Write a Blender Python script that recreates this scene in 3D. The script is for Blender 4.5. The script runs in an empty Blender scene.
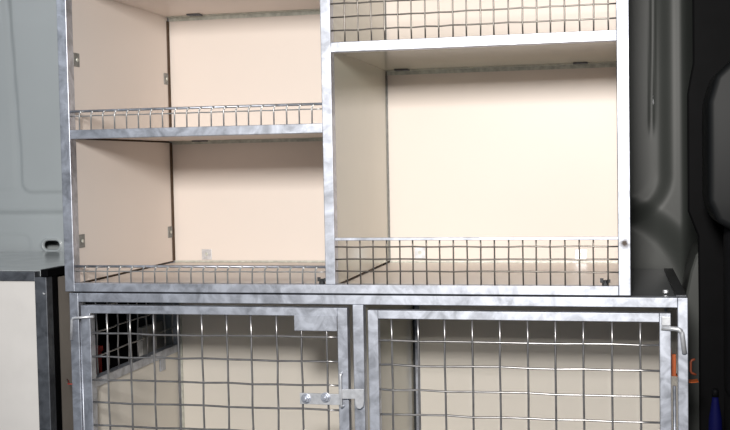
import bpy, bmesh, math, random
from mathutils import Vector, Matrix
random.seed(7)
S = bpy.context.scene
COL = S.collection

# ------------------------------------------------------------------ materials
def mat(name, color, rough=.5, metal=0, coat=0, var=0, vscale=8, bump=0, bscale=60, spec=.5):
    m = bpy.data.materials.new(name); m.use_nodes = True
    nt = m.node_tree; b = nt.nodes['Principled BSDF']
    b.inputs['Base Color'].default_value = (*color, 1)
    b.inputs['Roughness'].default_value = rough
    b.inputs['Metallic'].default_value = metal
    b.inputs['Coat Weight'].default_value = coat
    b.inputs['Coat Roughness'].default_value = .08
    b.inputs['Specular IOR Level'].default_value = spec
    if var:
        tc = nt.nodes.new('ShaderNodeTexCoord')
        n = nt.nodes.new('ShaderNodeTexNoise'); n.inputs['Scale'].default_value = vscale; n.inputs['Detail'].default_value = 5
        r = nt.nodes.new('ShaderNodeValToRGB')
        r.color_ramp.elements[0].position = .3; r.color_ramp.elements[1].position = .7
        r.color_ramp.elements[0].color = (*[c*(1-var) for c in color], 1)
        r.color_ramp.elements[1].color = (*[min(1, c*(1+var*.5)) for c in color], 1)
        nt.links.new(tc.outputs['Object'], n.inputs['Vector'])
        nt.links.new(n.outputs['Fac'], r.inputs['Fac'])
        nt.links.new(r.outputs['Color'], b.inputs['Base Color'])
    if bump:
        tc = nt.nodes.new('ShaderNodeTexCoord')
        n = nt.nodes.new('ShaderNodeTexNoise'); n.inputs['Scale'].default_value = bscale
        bp = nt.nodes.new('ShaderNodeBump'); bp.inputs['Strength'].default_value = bump; bp.inputs['Distance'].default_value = .002
        nt.links.new(tc.outputs['Object'], n.inputs['Vector'])
        nt.links.new(n.outputs['Fac'], bp.inputs['Height'])
        nt.links.new(bp.outputs['Normal'], b.inputs['Normal'])
    return m

def galvanised(name, base, r0=.40, r1=.52, stain=None):
    """hot-dip galvanised steel: zinc spangle in tone and gloss, brushed streaks, optional soot stain at a point"""
    m = bpy.data.materials.new(name); m.use_nodes = True
    nt = m.node_tree; L = nt.links; b = nt.nodes['Principled BSDF']
    b.inputs['Metallic'].default_value = .85
    tc = nt.nodes.new('ShaderNodeTexCoord')
    v = nt.nodes.new('ShaderNodeTexVoronoi'); v.inputs['Scale'].default_value = 110
    n = nt.nodes.new('ShaderNodeTexNoise'); n.inputs['Scale'].default_value = 24; n.inputs['Detail'].default_value = 6; n.inputs['Roughness'].default_value = .6
    n.inputs['Distortion'].default_value = 1.2
    bw = nt.nodes.new('ShaderNodeRGBToBW')
    L.new(tc.outputs['Object'], v.inputs['Vector']); L.new(tc.outputs['Object'], n.inputs['Vector'])
    L.new(v.outputs['Color'], bw.inputs['Color'])
    mx = nt.nodes.new('ShaderNodeMath'); mx.operation = 'MULTIPLY_ADD'; mx.inputs[1].default_value = .10
    L.new(bw.outputs['Val'], mx.inputs[0]); L.new(n.outputs['Fac'], mx.inputs[2])
    r = nt.nodes.new('ShaderNodeValToRGB')
    r.color_ramp.elements[0].position = .36; r.color_ramp.elements[1].position = .70
    r.color_ramp.elements[0].color = (*[c*.60 for c in base], 1); r.color_ramp.elements[1].color = (*[min(1, c*1.12) for c in base], 1)
    L.new(mx.outputs[0], r.inputs['Fac'])
    out = r.outputs['Color']
    if stain:
        for (pt, rad, col) in stain:
            d = nt.nodes.new('ShaderNodeVectorMath'); d.operation = 'DISTANCE'; d.inputs[1].default_value = pt
            L.new(tc.outputs['Object'], d.inputs[0])
            n2 = nt.nodes.new('ShaderNodeTexNoise'); n2.inputs['Scale'].default_value = 120
            L.new(tc.outputs['Object'], n2.inputs['Vector'])
            a = nt.nodes.new('ShaderNodeMath'); a.operation = 'MULTIPLY_ADD'; a.inputs[1].default_value = rad*1.3; 
            L.new(n2.outputs['Fac'], a.inputs[0]); L.new(d.outputs['Value'], a.inputs[2])
            mr = nt.nodes.new('ShaderNodeMapRange'); mr.inputs['From Min'].default_value = rad*.9; mr.inputs['From Max'].default_value = rad*1.9
            mr.inputs['To Min'].default_value = 1; mr.inputs['To Max'].default_value = 0
            L.new(a.outputs[0], mr.inputs['Value'])
            mc = nt.nodes.new('ShaderNodeMixRGB'); mc.inputs['Color2'].default_value = (*col, 1)
            L.new(mr.outputs['Result'], mc.inputs['Fac']); L.new(out, mc.inputs['Color1']); out = mc.outputs['Color']
    L.new(out, b.inputs['Base Color'])
    mr = nt.nodes.new('ShaderNodeMapRange'); mr.inputs['To Min'].default_value = r0; mr.inputs['To Max'].default_value = r1
    L.new(n.outputs['Fac'], mr.inputs['Value']); L.new(mr.outputs['Result'], b.inputs['Roughness'])
    bp = nt.nodes.new('ShaderNodeBump'); bp.inputs['Strength'].default_value = .06; bp.inputs['Distance'].default_value = .001
    L.new(mx.outputs[0], bp.inputs['Height']); L.new(bp.outputs['Normal'], b.inputs['Normal'])
    return m

ZN = (.53, .555, .62)
GALV = galvanised('galvanised_steel', ZN)
GALVR = galvanised('galvanised_steel_sooty', ZN, stain=[((1.084, 0, .093), .010, (.05, .04, .035))])
DULL = galvanised('weathered_galvanised_steel', (.16, .17, .19), .45, .65)
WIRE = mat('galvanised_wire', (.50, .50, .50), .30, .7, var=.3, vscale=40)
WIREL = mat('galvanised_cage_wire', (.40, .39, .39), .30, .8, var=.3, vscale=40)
WIRED = mat('dark_galvanised_wire', (.17, .155, .14), .32, .7, var=.3, vscale=40)  # darker brown-grey wire for the right-hand lips
CREAM = mat('cream_laminate_board', (.79, .712, .655), .38, var=.02, vscale=3, bump=.03, bscale=7, spec=.25)
GLOSSB = mat('shaded_glossy_laminate', (.56, .54, .455), .14, var=.04, vscale=5, bump=.03, bscale=9, spec=.5)  # cream board greyed to carry shade on the dividers and right shelf underside
EDGE = mat('brown_board_edge', (.10, .06, .035), .8, var=.4, vscale=60)
TOPB = mat('dark_film_faced_board', (.095, .10, .11), .2, var=.15, vscale=30)
GREYTOP = mat('grey_coated_board', (.58, .61, .62), .18, var=.08, vscale=20)
WHITE = mat('white_laminate_board', (.74, .71, .68), .35, var=.05, vscale=14)
DARKSTEEL = mat('dark_steel', (.05, .052, .056), .45, .6, var=.3, vscale=40)
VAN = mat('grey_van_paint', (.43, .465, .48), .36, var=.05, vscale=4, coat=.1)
VAND = mat('dark_grey_van_wall', (.038, .042, .039), .5, var=.10, vscale=5)  # much darker base colour than the left wall
BLACK = mat('black_plastic', (.0025, .0025, .003), .6, var=.3, vscale=20, spec=.06)
BLACKF = mat('black_seat_fabric', (.004, .004, .005), .8, spec=.2, var=.3, vscale=80, bump=.3, bscale=300)
SEATP = mat('grey_glossy_seat_shell', (.006, .0065, .007), .5, var=.1, spec=.15)
RUB = mat('black_rubber_mat', (.02, .02, .02), .8, var=.3, vscale=30)
HEADL = mat('dark_headliner', (.05, .05, .05), .9, var=.1)
ZINC = mat('bright_zinc_fitting', (.70, .71, .74), .36, .55, var=.2, vscale=90)
OLIVE = mat('dull_zinc_bracket', (.60, .61, .55), .40, .35, var=.25, vscale=90)
ORANGE = mat('orange_webbing', (.40, .08, .012), .6, var=.2, vscale=60)
BLUE = mat('blue_plastic', (.0006, .0012, .035), .7, spec=.1, var=.1)
RED = mat('red_plastic', (.45, .03, .02), .45, var=.1)
BOXM = mat('off_white_plastic', (.42, .41, .39), .5, var=.08)
BROWNB = mat('grey_brown_board', (.24, .215, .19), .6, var=.06, vscale=20)
TABM = mat('dull_grey_zinc_plate', (.23, .235, .225), .5, .3, var=.3, vscale=90)
CREAMC = mat('pale_cage_board', (.79, .745, .675), .38, var=.03, vscale=3, spec=.25)
DIRT = mat('greasy_dark_dirt', (.03, .03, .03), .8, var=.3, vscale=100)

# ------------------------------------------------------------------ mesh helpers
def empty(name, loc, label, cat, group=None):
    o = bpy.data.objects.new(name, None); COL.objects.link(o); o.location = loc
    o.empty_display_size = .05
    o['label'] = label; o['category'] = cat
    if group: o['group'] = group
    return o

def obj(name, bm, m, parent=None, smooth=False, bevel=0):
    me = bpy.data.meshes.new(name)
    bm.normal_update(); bm.to_mesh(me); bm.free()
    for x in (m if isinstance(m, (list, tuple)) else [m]): me.materials.append(x)
    if smooth:
        for p in me.polygons: p.use_smooth = True
    o = bpy.data.objects.new(name, me); COL.objects.link(o)
    if parent:
        o.parent = parent
        w = Vector((0, 0, 0)); q = parent
        while q: w += q.location; q = q.parent
        o.location = -w
    if bevel:
        md = o.modifiers.new('bevel', 'BEVEL'); md.width = bevel; md.segments = 2; md.limit_method = 'ANGLE'; md.angle_limit = math.radians(40)
    return o

def box(bm, x0, x1, y0, y1, z0, z1, mi=0):
    vs = [bm.verts.new(p) for p in ((x0,y0,z0),(x1,y0,z0),(x1,y1,z0),(x0,y1,z0),(x0,y0,z1),(x1,y0,z1),(x1,y1,z1),(x0,y1,z1))]
    for f in ((0,3,2,1),(4,5,6,7),(0,1,5,4),(1,2,6,5),(2,3,7,6),(3,0,4,7)):
        fc = bm.faces.new([vs[i] for i in f]); fc.material_index = mi

def B(name, dims, m, parent, bevel=.0008, smooth=False):
    bm = bmesh.new(); box(bm, *dims); return obj(name, bm, m, parent, bevel=bevel, smooth=smooth)

def tube(bm, pts, r, n=8, caps=True):
    pts = [Vector(p) for p in pts]; rings = []
    for i, p in enumerate(pts):
        d = ((pts[min(i+1, len(pts)-1)] - pts[i]).normalized() + (pts[i] - pts[max(i-1, 0)]).normalized())
        d.normalize()
        a = Vector((0, 0, 1)) if abs(d.z) < .9 else Vector((0, 1, 0))
        u = d.cross(a).normalized(); w = d.cross(u).normalized()
        rings.append([bm.verts.new(p + r*(math.cos(t*2*math.pi/n)*u + math.sin(t*2*math.pi/n)*w)) for t in range(n)])
    for a, b in zip(rings, rings[1:]):
        for k in range(n):
            f = bm.faces.new((a[k], a[(k+1) % n], b[(k+1) % n], b[k])); f.smooth = True
    if caps:
        bm.faces.new(rings[0][::-1]); bm.faces.new(rings[-1])

def bend(pts, r, n=5):
    """round the inner corners of a polyline"""
    out = [Vector(pts[0])]
    for a, b, c in zip(pts, pts[1:], pts[2:]):
        a, b, c = Vector(a), Vector(b), Vector(c)
        p = b + (a-b).normalized()*r; q = b + (c-b).normalized()*r
        for k in range(n+1):
            t = k/n; out.append((1-t)**2*p + 2*t*(1-t)*b + t*t*c.lerp(c, 1)*0 + t*t*q)
    out.append(Vector(pts[-1])); return out

def disc(bm, c, axis, r, h, n=6, rot=0):
    """n-sided prism centred at c along axis y or x or z"""
    ax = {'x': Vector((1,0,0)), 'y': Vector((0,1,0)), 'z': Vector((0,0,1))}[axis]
    u = Vector((0,0,1)) if axis != 'z' else Vector((1,0,0)); w = ax.cross(u)
    c = Vector(c); A, Bq = [], []
    for k in range(n):
        t = rot + 2*math.pi*k/n; o = r*(math.cos(t)*u + math.sin(t)*w)
        A.append(bm.verts.new(c - ax*h/2 + o)); Bq.append(bm.verts.new(c + ax*h/2 + o))
    for k in range(n): bm.faces.new((A[k], A[(k+1) % n], Bq[(k+1) % n], Bq[k]))
    bm.faces.new(A[::-1]); bm.faces.new(Bq)

def weld_mesh(xs, zs, z0, z1, x0, x1, y, r, wob=.0006, lead=None, plane='xz'):
    """woven wire mesh: vertical wires at xs spanning z0..z1, horizontals at zs spanning x0..x1, crimped over and under"""
    bm = bmesh.new(); nx, nz = len(xs), len(zs)
    def P(a, yy, z): return (a, yy, z) if plane == 'xz' else (yy, a, z)
    for i, x in enumerate(xs):
        knots = [z0] + sorted(z for z in zs if z0 < z < z1) + [z1]; pts = []
        ph = random.uniform(-1, 1)*wob
        for j, z in enumerate(knots):
            s = 1 if (i + j) % 2 else -1
            off = 0 if j in (0, len(knots)-1) else s*r*.7
            pts.append(P(x + ph + random.uniform(-.4, .4)*wob, y + off, z))
        tube(bm, pts, r, 7)
    for j, z in enumerate(zs):
        knots = [x0] + sorted(x for x in xs if x0 < x < x1) + [x1]; pts = []
        for i, x in enumerate(knots):
            s = -1 if (i + j) % 2 else 1
            off = 0 if i in (0, len(knots)-1) else s*r*.7
            pts.append(P(x, y + off, z + random.uniform(-1, 1)*wob))
        tube(bm, pts, r, 7)
    return bm

D = .517      # inside depth of the units
# ================================================================== UPPER SHELVING UNIT
U = empty('shelving_unit', (.547, .26, 0), 'tall galvanised steel shelving unit lined with cream board, standing on the mesh door cage', 'shelving unit')
TOPZ = .92
T = .0205
# front posts
B('post', (0, T, 0, .026, 0, TOPZ), GALV, U, .0012)
B('post', (.5354, .5545, 0, .026, .0169, TOPZ), GALV, U, .0012)
B('post', (1.0732, 1.0944, 0, .026, 0, TOPZ), GALVR, U, .0012)
for x in (0, 1.0734): B('post', (x, x+.021, D+.002, D+.022, 0, TOPZ), GALV, U, .001)
# front rails
B('rail', (T, 1.0732, .0004, .024, 0, .0169), GALV, U, .001)
B('rail', (T, .5354, .0004, .024, .3021, .3199), GALV, U, .001)
B('rail', (T, .5354, .0004, .024, .602, .620), GALV, U, .001)
B('rail', (.5545, 1.0732, .0004, .024, .4509, .4695), GALV, U, .001)
B('rail', (T, 1.0732, .0004, .024, TOPZ-.019, TOPZ), GALV, U, .001)
# panels
def panel(name, d, m=CREAM, b=.0004): return B(name, d, m, U, b)
panel('back_panel', (T, .5354, D, D+.009, .008, TOPZ-.02))
panel('back_panel', (.5545, 1.0732, D, D+.009, .008, TOPZ-.02))
panel('side_panel', (.0105, .0190, .027, D-.004, .016, .3020))
panel('side_panel', (.0105, .0190, .027, D-.004, .3205, TOPZ-.022))
panel('side_panel', (1.0752, 1.0842, .027, D-.004, .016, TOPZ-.022))
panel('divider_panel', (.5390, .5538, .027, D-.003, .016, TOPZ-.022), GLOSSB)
B('edge_strip', (.5425, .5515, .026, D-.0005, .013, TOPZ-.024), EDGE, U, 0)
B('edge_strip', (.0100, .0165, .026, D-.0005, .013, TOPZ-.024), EDGE, U, 0)
panel('shelf_panel', (.0195, .5385, .0245, D-.001, .306, .3165))
panel('shelf_panel', (.0195, .5385, .0245, D-.001, .6040, .6160))
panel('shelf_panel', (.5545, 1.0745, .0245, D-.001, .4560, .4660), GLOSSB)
panel('bottom_panel', (.0195, .5385, .0245, D-.001, .002, .0120))
panel('bottom_panel', (.5545, 1.0745, .0245, D-.001, .002, .0120))
panel('top_panel', (.0195, 1.0745, .0245, D-.001, TOPZ-.017, TOPZ-.008))
# slim angle rails along the back of each shelf and up the back corners
def back_angle(x0, x1, z, h=.011):
    bm = bmesh.new(); box(bm, x0, x1, D-.0028, D-.0012, z-h, z); box(bm, x0, x1, D-.020, D-.0028, z-.0016, z)
    return obj('back_rail', bm, OLIVE, U)
back_angle(.022, .538, .3058, .008); back_angle(.022, .538, .6038, .010); back_angle(.556, 1.073, .4558, .010)
for x0, x1 in ((.022, .538), (.556, 1.073)):
    B('back_rail', (x0, x1, D-.006, D-.001, .0122, .0162), OLIVE, U, .0004)
def corner_angle(x, z0, z1, m=EDGE):
    bm = bmesh.new(); box(bm, x, x+.0026, D-.0024, D-.0010, z0, z1); box(bm, x, x+.0012, D-.012, D-.0024, z0, z1)
    return obj('corner_trim', bm, m, U)
corner_angle(.0196, .017, .302); corner_angle(.0196, .320, .594); corner_angle(.5542, .017, .445, TABM); corner_angle(.5542, .470, .90, TABM)

# fixing tabs: a small plate with a dimple and screw
def tab_side(y, z):      # on the left side panel
    bm = bmesh.new(); box(bm, .0191, .0207, y-.0125, y+.0125, z-.0135, z+.0135)
    o = obj('fixing_tab', bm, TABM, U, bevel=.0006); o['label'] = 'small dull zinc fixing tab on the cream side panel'
    bm = bmesh.new(); disc(bm, (.0215, y+.001, z), 'x', .0042, .002, 10); obj('screw', bm, OLIVE, o, bevel=.0006)
def tab_back(x, z, s=.0125):
    bm = bmesh.new(); box(bm, x-s, x+s, D-.0018, D-.0002, z-s, z+s)
    o = obj('fixing_tab', bm, ZINC, U, bevel=.0006); o['label'] = 'small bright zinc fixing tab at the foot of the back panel'
    bm = bmesh.new(); disc(bm, (x, D-.0028, z+.001), 'y', .0042, .002, 10); obj('screw', bm, OLIVE, o, bevel=.0006)
def tab_under(x, z):     # under a shelf, at the back
    bm = bmesh.new(); box(bm, x-.016, x+.016, D-.045, D-.021, z-.0035, z-.0002)
    o = obj('fixing_tab', bm, DULL, U, bevel=.0006)
    bm = bmesh.new(); disc(bm, (x, D-.033, z-.003), 'z', .0042, .002, 10); obj('screw', bm, DARKSTEEL, o, bevel=.0006)
for y, z in ((.038, .461), (.494, .455), (.038, .098), (.494, .087)): tab_side(y, z)
for x, z in ((.1033, .031), (.626, .034), (.9921, .030)): tab_back(x, z)
for x, z in ((.100, .6040), (.105, .306), (.597, .456), (.996, .456)): tab_under(x, z)

# wire lips
def lip_left(z0, z1):
    xs = [.0398 + .025*i for i in range(20)]
    bm = bmesh.new()
    yA = .006
    for i, x in enumerate(xs):
        j = random.uniform(-.0006, .0006)
        tube(bm, bend([(x + j, yA-.0015, z0), (x, yA-.0015, z1-.006), (x+.004, yA-.0005, z1+.0005), (x+.006, yA+.006, z1)], .003, 3), .00150, 6)
    pts = []
    for k in range(41):
        t = k/40; pts.append((T + t*(.5354-T), yA + .001, z1-.0095 + .0003*math.sin(k*1.9)))
    tube(bm, pts, .0013, 6)
    o = obj('wire_lip', bm, WIRE, U)
    bm = bmesh.new(); tube(bm, [(T, yA+.0035, z1), (.2, yA+.0035, z1+.0003), (.5354, yA+.0035, z1)], .0025, 8)
    obj('lip_rod', bm, GALV, o)
lip_left(.3190, .3565); lip_left(.0160, .0495)
def lip_right(z0, z1, zs, x1st):
    xs = [x1st + .0252*i for i in range(20) if x1st + .0252*i < 1.068]
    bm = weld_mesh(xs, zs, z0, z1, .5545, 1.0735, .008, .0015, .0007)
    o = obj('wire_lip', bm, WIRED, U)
    bm = bmesh.new(); box(bm, .5545, 1.0735, .003, .006, z1-.0035, z1+.002)
    obj('lip_rod', bm, GALV, o, bevel=.0008)
lip_right(.0160, .1030, [.0415, .0640, .0871], .5764)
lip_right(.4690, .5680, [.4915, .5165, .5409], .5808)
# wing bolts on the bottom rail
def wing_bolt(x):
    bm = bmesh.new(); disc(bm, (x, .010, .0195), 'z', .006, .005, 6); disc(bm, (x, .010, .0235), 'z', .003, .007, 10)
    box(bm, x-.009, x-.003, .0085, .0115, .022, .030); box(bm, x+.003, x+.009, .0085, .0115, .022, .028)
    o = obj('wing_bolt', bm, DARKSTEEL, U, bevel=.0006); o['label'] = 'small dark wing bolt on the bottom rail'
wing_bolt(.5262); wing_bolt(1.0500)

# ================================================================== LOWER CAGE
K = empty('cage_cabinet', (.6, .26, -.60), 'low wide galvanised steel cage cabinet with two wire mesh doors under the shelving unit', 'cage')
KB = -.60
B('post', (.0083, .0275, .000, .024, KB, -.0030), GALV, K, .0012)
B('post', (.5865, .6072, .000, .024, KB+.02, -.0205), GALV, K, .0012)
B('post', (1.1739, 1.1915, .000, .024, KB, -.0030), GALV, K, .0012)
for x in (.0083, .600, 1.1725): B('post', (x, x+.022, D+.002, D+.024, KB, -.010), GALV, K, .0012)
B('rail', (.0275, 1.1739, .0004, .024, -.0205, -.0030), GALV, K, .001)
B('rail', (.0275, 1.1739, .0004, .024, KB, KB+.020), GALV, K, .001)
B('rail', (.0303, 1.1725, D+.004, D+.024, -.024, -.010), GALV, K, .001)
B('side_rail', (.0085, .028, .024, D+.002, -.2050, -.1860), GALV, K, .001)
B('side_rail', (.0085, .026, .024, D+.002, -.022, -.010), GALV, K, .001)
B('side_rail', (1.1715, 1.1913, .024, D+.003, -.0200, -.0005), DARKSTEEL, K, .001)['label'] = 'dark rail along the open end of the top'  # darker than the other cage rails
B('top_panel', (.012, 1.1715, .0245, D+.018, -.0095, -.0030), TOPB, K, .0004)
B('back_panel', (.0303, .600, D, D+.008, KB+.01, -.024), CREAMC, K, .0004)
B('back_panel', (.622, 1.1725, D, D+.008, KB+.01, -.024), CREAMC, K, .0004)
B('side_panel', (.0170, .0225, .025, D-.001, KB+.01, -.2052), CREAMC, K, .0004)
B('side_panel', (1.1760, 1.1830, .025, D-.001, KB+.01, -.0205), TOPB, K, .0004)
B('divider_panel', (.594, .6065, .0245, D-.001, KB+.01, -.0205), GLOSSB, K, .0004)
B('floor_panel', (.0275, 1.1735, .0245, D-.001, KB+.008, KB+.018), CREAM, K, .0004)
B('corner_trim', (.0303, .0345, D-.006, D-.0008, -.58, -.024), OLIVE, K, .0004)
B('corner_trim', (.6075, .6110, D-.006, D-.0008, -.58, -.024), DARKSTEEL, K, .0004)
B('hanger_bracket', (.0230, .0260, .40, .43, -.235, -.1865), GALV, K, .0006)
B('hanger_bracket', (.0230, .0260, .045, .075, -.245, -.1865), GALV, K, .0006)
ys = [.045 + .05*i for i in range(10)]
obj('side_mesh', weld_mesh(ys, [-.145, -.095, -.045], -.187, -.021, .024, D, .0185, .0017, .001, plane='yz'), WIREL, K)
bm = bmesh.new(); disc(bm, (1.156, .055, .0018), 'z', .005, .006, 6)
obj('bolt', bm, ZINC, K, bevel=.0006)

def door(x0, x1, zt, xm, zm, pitchz, hinge_left):
    d = bpy.data.objects.new('mesh_door', None); COL.objects.link(d); d.parent = K
    hx = x0 if hinge_left else x1
    d.location = Vector((hx, 0, zt)) - K.location
    zb = KB + .026
    s = .0195
    B('stile', (x0, x0+s, -.001, .020, zb, zt-(.0005 if hinge_left else 0)), GALV, d, .001)
    B('stile', (x1-s, x1, -.001, .020, zb, zt), GALV, d, .001)
    B('door_rail', (x0+s if not hinge_left else x0+s*.75, x1-s, -.0016, .019, zt-.0158, zt), GALV, d, .001)
    B('door_rail', (x0+s, x1-s, -.0006, .019, zb, zb+.0158), GALV, d, .001)
    xs = [xm + .05*i for i in range(10)]
    zs = [zm - pitchz*j for j in range(12) if zm - pitchz*j > zb+.012]
    obj('wire_mesh', weld_mesh(xs, zs, zb+.010, zt-.012, x0+s-.003, x1-s+.003, .0035, .0020, .0011), WIREL, d)
    return d
DL = door(.0330, .5763, -.0268, .0854, -.0835, .0460, True)
DR = door(.6157, 1.1624, -.0305, .6605, -.0877, .0462, False)
# hinge pins, bent rods
bm = bmesh.new(); tube(bm, bend([(.062, -.0035, -.0490), (.0150, -.0045, -.0520), (.0125, -.0045, -.096)], .006), .0027, 10); obj('hinge_pin', bm, ZINC, DL)
bm = bmesh.new(); tube(bm, bend([(1.146, -.0045, -.0555), (1.1800, -.0055, -.0575), (1.1850, -.0055, -.100)], .009), .0042, 12)
obj('hinge_pin', bm, ZINC, DR)
B('hinge_lug', (1.146, 1.162, -.006, -.001, -.0515, -.036), ZINC, DR, .0012)
bm = bmesh.new(); tube(bm, [(.0302, .004, -.06), (.0302, .004, -.57)], .0022, 8); obj('hinge_rod', bm, GALV, DL)
bm = bmesh.new(); tube(bm, [(1.1680, .006, -.16), (1.1680, .006, -.57)], .0030, 8); obj('hinge_rod', bm, GALV, DR)
# corner stiffener plate and latch
B('corner_plate', (.4734, .5568, -.0045, -.0018, -.0705, -.0405), GALV, DL, .0008)
bm = bmesh.new(); box(bm, .4830, .5640, -.009, -.005, -.2095, -.1885)
o = obj('latch_plate', bm, ZINC, DL, bevel=.0008)
bm = bmesh.new(); v = []
prof = [(.560,-.1790),(.6080,-.1770),(.6085,-.2000),(.6065,-.2100),(.6010,-.2150),(.5950,-.2140),(.5915,-.2080),(.5905,-.1960),(.560,-.1970)]
for y in (-.0125, -.0095): v.append([bm.verts.new((x, y, z)) for x, z in prof])
n = len(prof); bm.faces.new(v[0]); bm.faces.new(v[1][::-1])
for k in range(n): bm.faces.new((v[0][k], v[1][k], v[1][(k+1) % n], v[0][(k+1) % n]))
bmesh.ops.recalc_face_normals(bm, faces=bm.faces)
o = obj('latch_hook', bm, ZINC, DL, bevel=.0008)
bm = bmesh.new(); tube(bm, bend([(.5645, -.004, -.1490), (.5645, -.0145, -.1495), (.5650, -.0145, -.2110), (.5665, -.004, -.2115)], .003), .0024, 10); obj('latch_staple', bm, ZINC, DL)
for x, z in ((.4955, -.1985), (.5335, -.1955)):
    bm = bmesh.new(); disc(bm, (x, -.0125, z), 'y', .0078, .0065, 6, .3); disc(bm, (x, -.0175, z), 'y', .0035, .006, 12); disc(bm, (x, -.0095, z), 'y', .0098, .0014, 18)
    obj('latch_bolt', bm, GALV, DL, bevel=.0007)

# ================================================================== NEIGHBOUR CABINET, left
Nn = empty('side_cabinet', (-.30, .28, -.60), 'low cabinet with white front panel, dark steel frame and grey top, left of the cage', 'cabinet')
XR = -.0570
B('corner_post', (XR-.0265, XR, .030, .055, -.60, .0250), DULL, Nn, .0015)
B('side_post', (XR-.004, XR, .0555, .078, -.60, .0250), BLACK, Nn, .0008)['label'] = 'black steel flange round the right corner'
B('front_rail', (-.75, XR-.0265, .0315, .055, .0170, .0355), DULL, Nn, .001)
B('corner_cap', (XR-.012, XR+.004, .029, .115, .0255, .0410), BLACK, Nn, .0015)
B('side_rail', (XR-.006, XR, .115, .535, .0200, .0365), BLACK, Nn, .0008)
B('front_panel', (-.75, XR-.0270, .036, .044, -.595, .0168), WHITE, Nn, .0005)
B('side_panel', (XR-.010, XR-.004, .0785, .16, -.595, .0195), BROWNB, Nn, .0004)
B('top_panel', (-.75, XR-.007, .0555, .548, .0240, .0360), GREYTOP, Nn, .001)
B('rear_post', (XR-.02, XR, .515, .535, -.60, .0195), DARKSTEEL, Nn, .0008)
B('back_panel', (-.75, XR-.021, .520, .528, -.588, .018), BLACK, Nn, .0005)  # black sheet added so the inside of the cabinet reads dark
B('bottom_panel', (-.75, XR-.01, .06, .535, -.60, -.588), DARKSTEEL, Nn, .0005)
bm = bmesh.new(); tube(bm, bend([(-.0640, .0285, -.006), (-.062, .0265, -.008), (-.0595, .0285, -.0085)], .001), .0016, 8)
obj('screw', bm, ZINC, Nn)
# things inside it, seen through the cage's side mesh
def crate(name, x0, x1, y0, y1, z0, z1, m, lab, cat):
    bm = bmesh.new(); t = .006
    box(bm, x0, x1, y0, y1, z0, z0+t)
    box(bm, x0, x0+t, y0, y1, z0+t, z1); box(bm, x1-t, x1, y0, y1, z0+t, z1)
    box(bm, x0+t, x1-t, y0, y0+t, z0+t, z1); box(bm, x0+t, x1-t, y1-t, y1, z0+t, z1)
    box(bm, x0-.004, x1+.004, y0-.004, y0, z1-.012, z1); box(bm, x1, x1+.004, y0, y1, z1-.012, z1)
    o = obj(name, bm, m, None, bevel=.0015); o['label'] = lab; o['category'] = cat; return o
bm = bmesh.new(); box(bm, -.036, -.024, .415, .545, -.5995, -.135)
o = obj('board_offcut', bm, BOXM, None, bevel=.001); o['label'] = 'pale board offcut on edge in the gap behind the left side mesh'; o['category'] = 'board'
crate('tool_case', -.17, -.073, .225, .300, -.588, -.158, RED, 'dark red tool case in the gloom behind the left side mesh', 'case')

# red cord across the gap
bm = bmesh.new(); tube(bm, [(-.0555, .10, -.1960), (-.03, .06, -.191), (-.004, .012, -.1860), (.0000, -.0012, -.1850), (.0095, -.0012, -.1850)], .0009, 6)
o = obj('red_cord', bm, RED); o['label'] = 'thin red cord across the gap left of the cage'; o['category'] = 'cord'

# ================================================================== VAN SHELL (setting)
def st(o): o['kind'] = 'structure'; return o
def sd_round(px, pz, x0, x1, z0, z1, r):
    cx, cz = (x0+x1)/2, (z0+z1)/2; qx = abs(px-cx)-(x1-x0)/2+r; qz = abs(pz-cz)-(z1-z0)/2+r
    return math.hypot(max(qx, 0), max(qz, 0)) + min(max(qx, qz), 0) - r
def ss(a, b, x):
    t = max(0, min(1, (x-a)/(b-a))); return t*t*(3-2*t)
def grid(xs, zs, f, keep=None):
    bm = bmesh.new(); V = [[bm.verts.new(f(x, z)) for x in xs] for z in zs]
    for j in range(len(zs)-1):
        for i in range(len(xs)-1):
            cx, cz = (xs[i]+xs[i+1])/2, (zs[j]+zs[j+1])/2
            if keep and not keep(cx, cz): continue
            bm.faces.new((V[j][i], V[j][i+1], V[j+1][i+1], V[j+1][i]))
    for v in [v for v in bm.verts if not v.link_faces]: bm.verts.remove(v)
    return bm
def steps(a, b, s, fine=None, fs=None):
    out = []; x = a
    while x < b - 1e-6:
        out.append(x); x += fs if fine and fine[0] <= x < fine[1] else s
    out.append(b); return out
# left rear side wall with pressed panel, step and slotted hole
HX, HZ, HW, HR = -.3352, .0505, .0100, .0115
def hole(x, z): return math.hypot(max(abs(x-HX)-HW, 0), z-HZ) - HR
def fl(x, z):
    y = .560
    xl = -.4070 - .05*max(0, z-.30)           # the pressed panel leans back as it rises
    a = sd_round(x, z, xl, .10, .1850, 1.4, .028)
    y -= .006*(1-ss(-.0045, .0015, a))        # recessed panel
    b = sd_round(x, z, -1.2, xl-.018, .1950, 1.4, .012)
    y -= .0015*(1-ss(-.004, .003, b))
    c = sd_round(x, z, -.80, -.3950, -.20, .0800, .022)
    y += .0016*(1-ss(-.004, .002, c))
    y += .002*math.exp(-((z-.1330)/.0075)**2) + .008*ss(.142, .125, z)   # pressed groove
    y += .0              
    
    h = hole(x, z)
    y -= .0030*math.exp(-((h-.004)/.0032)**2)
    if h < .0005: y += .0035*ss(.0005, -.0012, h)
    return (x, y, z)
xs = steps(-1.15, .0, .0055, (-.365, -.306), .0009); zs = steps(-.62, 1.05, .0050, (.030, .072), .0009)
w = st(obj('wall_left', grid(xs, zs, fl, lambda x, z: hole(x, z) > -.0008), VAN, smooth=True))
st(B('wall_back', (-1.2, 2.2, .655, .665, -.62, 1.05), VAN, None, 0))
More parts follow.
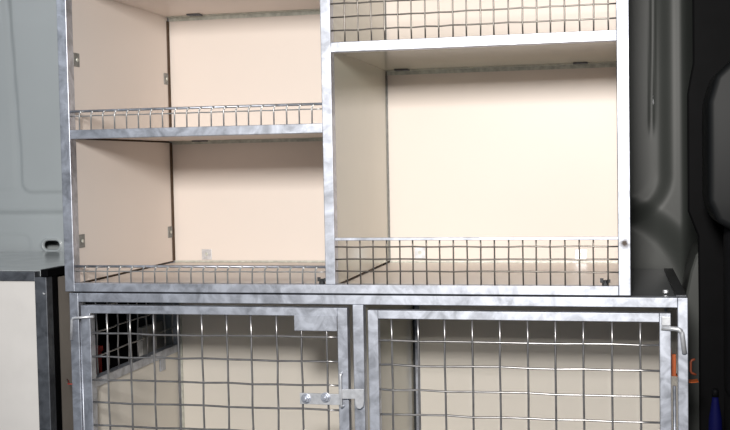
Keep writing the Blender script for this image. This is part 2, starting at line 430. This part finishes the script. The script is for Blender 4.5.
# right part of the side wall: recessed panel with a big rounded lower corner above the arch
def fr(x, z):
    y = .60
    a = sd_round(x, z, .80, 1.195 , .095, 1.5, .11)
    y += .014*(1-ss(-.035, .006, a))
    a2 = sd_round(x, z, .80, 1.160 , .135, 1.5, .09)
    y += .0012*(1-ss(-.012, .004, a2))
    y -= .05*ss(1.200, 1.245, x)*0
    y += .05*ss(1.215, 1.26, x)
    y += .004*math.exp(-((x-1.150-.02*(z-.3))/.004)**2)*ss(.28, .34, z)
    d = math.hypot(x-1.03, z+.08)
    y -= .03*ss(.255, .175, d)                 # swollen arch corner
    return (x, y, z)
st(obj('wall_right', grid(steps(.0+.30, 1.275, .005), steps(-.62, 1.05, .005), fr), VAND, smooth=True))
# round arch box beside the cage
bm = bmesh.new()
prof = [(1.190,-.62),(1.203,-.10),(1.222,.000),(1.2330,.035),(1.2470,.055),(1.262,.050),(1.275,.02),(1.285,-.62)]
R1 = [bm.verts.new((x, .44, z)) for x, z in prof]; R0 = [bm.verts.new((x, .60, z+.004)) for x, z in prof]
bm.faces.new(R1[::-1])
for k in range(len(prof)-1): bm.faces.new((R1[k], R1[k+1], R0[k+1], R0[k]))
bmesh.ops.recalc_face_normals(bm, faces=bm.faces)
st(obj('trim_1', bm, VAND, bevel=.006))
# black door pillar
bm = bmesh.new()
pl = [(1.2150,1.05),(1.2150,.430),(1.2100,.405),(1.2040,.37),(1.2040,.135),(1.2230,.085),(1.2240,-.05),(1.2240,-.62)]
pr = [(1.34, z) for x, z in pl]
a0 = [bm.verts.new((x+.006, .30, z)) for x, z in pl]; a1 = [bm.verts.new((x, .30, z)) for x, z in pr]
b0 = [bm.verts.new((x+.020, .44, z)) for x, z in pl]; b1 = [bm.verts.new((x, .44, z)) for x, z in pr]
for k in range(len(pl)-1):
    bm.faces.new((a0[k], a1[k], a1[k+1], a0[k+1])); bm.faces.new((b0[k], b0[k+1], b1[k+1], b1[k]))
    bm.faces.new((a0[k], a0[k+1], b0[k+1], b0[k])); bm.faces.new((a1[k], b1[k], b1[k+1], a1[k+1]))
bmesh.ops.recalc_face_normals(bm, faces=bm.faces)
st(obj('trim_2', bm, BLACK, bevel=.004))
st(B('floor', (-1.2, 2.2, -.35, .66, -.64, -.6005), RUB, None, 0))
st(B('ceiling', (-1.2, 2.2, -.35, .66, 1.05, 1.07), HEADL, None, 0))
st(B('wall_front', (2.2, 2.22, -.35, .66, -.62, 1.05), BLACK, None, 0))
st(B('wall_rear', (-1.22, -1.2, -.35, .66, -.62, 1.05), VAN, None, 0))

# shiny clip added to give the dark wall a bright glint
cc = empty('glint_clip', (1.163, .62, .375), 'small shiny metal clip added for its glint on the dark van wall right of the shelves', 'clip')
bm = bmesh.new(); bmesh.ops.create_uvsphere(bm, u_segments=12, v_segments=8, radius=.0080, matrix=Matrix.Translation((1.1655, .626, .378)))
obj('stud', bm, ZINC, cc, smooth=True)
bm = bmesh.new(); tube(bm, [(1.1560, .630, .396), (1.1545, .618, .385), (1.1550, .616, .370), (1.1565, .628, .345)], .0016, 8); obj('wire_hook', bm, ZINC, cc)
bm = bmesh.new(); tube(bm, bend([(1.158, .630, .362), (1.163, .618, .358), (1.170, .618, .361), (1.172, .632, .358)], .003), .0016, 8); obj('wire_hook', bm, ZINC, cc)

# seat at the far right
st_ = empty('van_seat', (1.36, .08, -.60), 'black van seat in the shadow at the right edge', 'seat')
def rounded(name, x0, x1, y0, y1, z0, z1, r, m, parent, taper=0, seg=4):
    bm = bmesh.new(); box(bm, x0, x1, y0, y1, z0, z1)
    for v in bm.verts:
        if v.co.z > (z0+z1)/2: v.co.x = v.co.x + (taper if v.co.x < (x0+x1)/2 else -taper)
    bmesh.ops.bevel(bm, geom=list(bm.edges), offset=r, segments=seg, affect='EDGES', profile=.6)
    return obj(name, bm, m, parent, smooth=True)
bm = bmesh.new(); prof = [(1.275,.110),(1.242,.128),(1.2265,.165),(1.2265,.338),(1.240,.385),(1.290,.432),(1.36,.45),(1.60,.45),(1.60,.110)]
A_ = [bm.verts.new((x, .0, z)) for x, z in prof]; B_ = [bm.verts.new((x, .15, z)) for x, z in prof]; n = len(prof)
bm.faces.new(A_); bm.faces.new(B_[::-1])
for k in range(n): bm.faces.new((A_[k], B_[k], B_[(k+1) % n], A_[(k+1) % n]))
bmesh.ops.recalc_face_normals(bm, faces=bm.faces)
bmesh.ops.bevel(bm, geom=list(bm.edges), offset=.012, segments=3, affect='EDGES', profile=.6)
obj('backrest', bm, SEATP, st_, smooth=True)
rounded('head_restraint', 1.285, 1.55, .05, .14, .50, .66, .035, BLACKF, st_)
for x in (1.36, 1.47):
    bm = bmesh.new(); tube(bm, [(x, .09, .44), (x, .09, .53)], .006, 10); obj('restraint_rod', bm, DARKSTEEL, st_)
rounded('backrest_shell', 1.262, 1.60, .03, .15, -.20, .13, .03, BLACKF, st_)
rounded('seat_cushion', 1.262, 1.62, -.30, .16, -.30, -.17, .04, BLACKF, st_)
rounded('seat_base', 1.29, 1.59, -.26, .13, -.60, -.28, .02, BLACK, st_)

# hooked strap, blue bottle by the seat
sp = empty('ratchet_strap', (1.20, .16, -.14), 'orange webbing strap hanging behind the right post of the cage', 'strap')
bm = bmesh.new()
pts = bend([(1.1650, .075, -.105), (1.1680, .075, -.150), (1.195, .070, -.165), (1.212, .060, -.160)], .012)
for k in range(len(pts)-1):
    a, b = pts[k], pts[k+1]; d = (b-a).normalized(); nrm = d.cross(Vector((0, 1, 0))).normalized()*.0008
    hw = Vector((0, .012, 0))
    q = [a+hw+nrm, a-hw+nrm, a-hw-nrm, a+hw-nrm, b+hw+nrm, b-hw+nrm, b-hw-nrm, b+hw-nrm]
    q = [bm.verts.new(x) for x in q]
    for f in ((0,1,5,4),(1,2,6,5),(2,3,7,6),(3,0,4,7),(0,3,2,1),(4,5,6,7)): bm.faces.new([q[i] for i in f])
obj('webbing', bm, ORANGE, sp)
bm = bmesh.new(); box(bm, 1.1650, 1.1735, .052, .060, -.152, -.112)
obj('strap_fold', bm, ORANGE, sp, bevel=.001)
bm = bmesh.new(); tube(bm, bend([(1.2060, .052, -.120), (1.1990, .050, -.122), (1.1985, .050, -.144), (1.2080, .052, -.148)], .004), .0022, 8)
obj('strap_hook', bm, mat('dark_orange_coating', (.16, .03, .008), .6), sp)
bt = empty('spray_bottle', (1.245, .03, -.60), 'dark blue plastic bottle in the shadow beside the van seat', 'bottle')
def lathe(bm, c, prof, n=20):
    rings = [[bm.verts.new((c[0]+r*math.cos(2*math.pi*k/n), c[1]+r*math.sin(2*math.pi*k/n), z)) for k in range(n)] for r, z in prof]
    for a, b in zip(rings, rings[1:]):
        for k in range(n): bm.faces.new((a[k], a[(k+1) % n], b[(k+1) % n], b[k]))
    bm.faces.new(rings[0][::-1]); bm.faces.new(rings[-1])
bm = bmesh.new(); lathe(bm, (1.2350, -.02), [(.010, -.60), (.012, -.59), (.012, -.24), (.011, -.21), (.006, -.18), (.005, -.172)])
obj('bottle_body', bm, BLUE, bt, smooth=True)
bm = bmesh.new(); lathe(bm, (1.2350, -.02), [(.006, -.172), (.006, -.162), (.004, -.158)]); obj('bottle_cap', bm, BLACK, bt, smooth=True)

# ================================================================== camera
cd = bpy.data.cameras.new('camera'); cam = bpy.data.objects.new('camera', cd); COL.objects.link(cam)
R = Vector((.97537304, .21975886, -.01880117)); Uv = Vector((.00824457, .04885606, .9987718)); F = Vector((-.22040751, .97433009, -.04584107))
M = Matrix((R, Uv, -F)).transposed().to_4x4(); M.translation = Vector((1.0707, -2.0184, .2424))
cam.matrix_world = M
cd.sensor_width = 36; cd.lens = 1113.25/730*36; cd.clip_start = .02
S.camera = cam

# ================================================================== light
def area(name, loc, target, size, power, color, size_y=None):
    l = bpy.data.lights.new(name, 'AREA'); l.energy = power; l.color = color; l.size = size
    if size_y: l.shape = 'RECTANGLE'; l.size_y = size_y
    o = bpy.data.objects.new(name, l); COL.objects.link(o); o.location = loc
    o.rotation_euler = (Vector(target)-Vector(loc)).to_track_quat('-Z', 'Y').to_euler(); return l
area('work_lamp', (.97, -2.15, .68), (.68, .4, .28), .24, 28.5, (1, .965, .92)).spread = math.radians(115)
area('daylight', (-1.7, -1.5, 1.35), (-.4, .5, .2), .9, 9, (.84, .92, 1))
wd = bpy.data.worlds.new('world'); S.world = wd; wd.use_nodes = True
bg = wd.node_tree.nodes['Background']; bg.inputs['Color'].default_value = (.72, .84, 1, 1); bg.inputs['Strength'].default_value = .15

S.view_settings.view_transform = 'Standard'; S.view_settings.look = 'None'
S.view_settings.exposure = .03; S.view_settings.gamma = 1; S.view_settings.use_curve_mapping = False
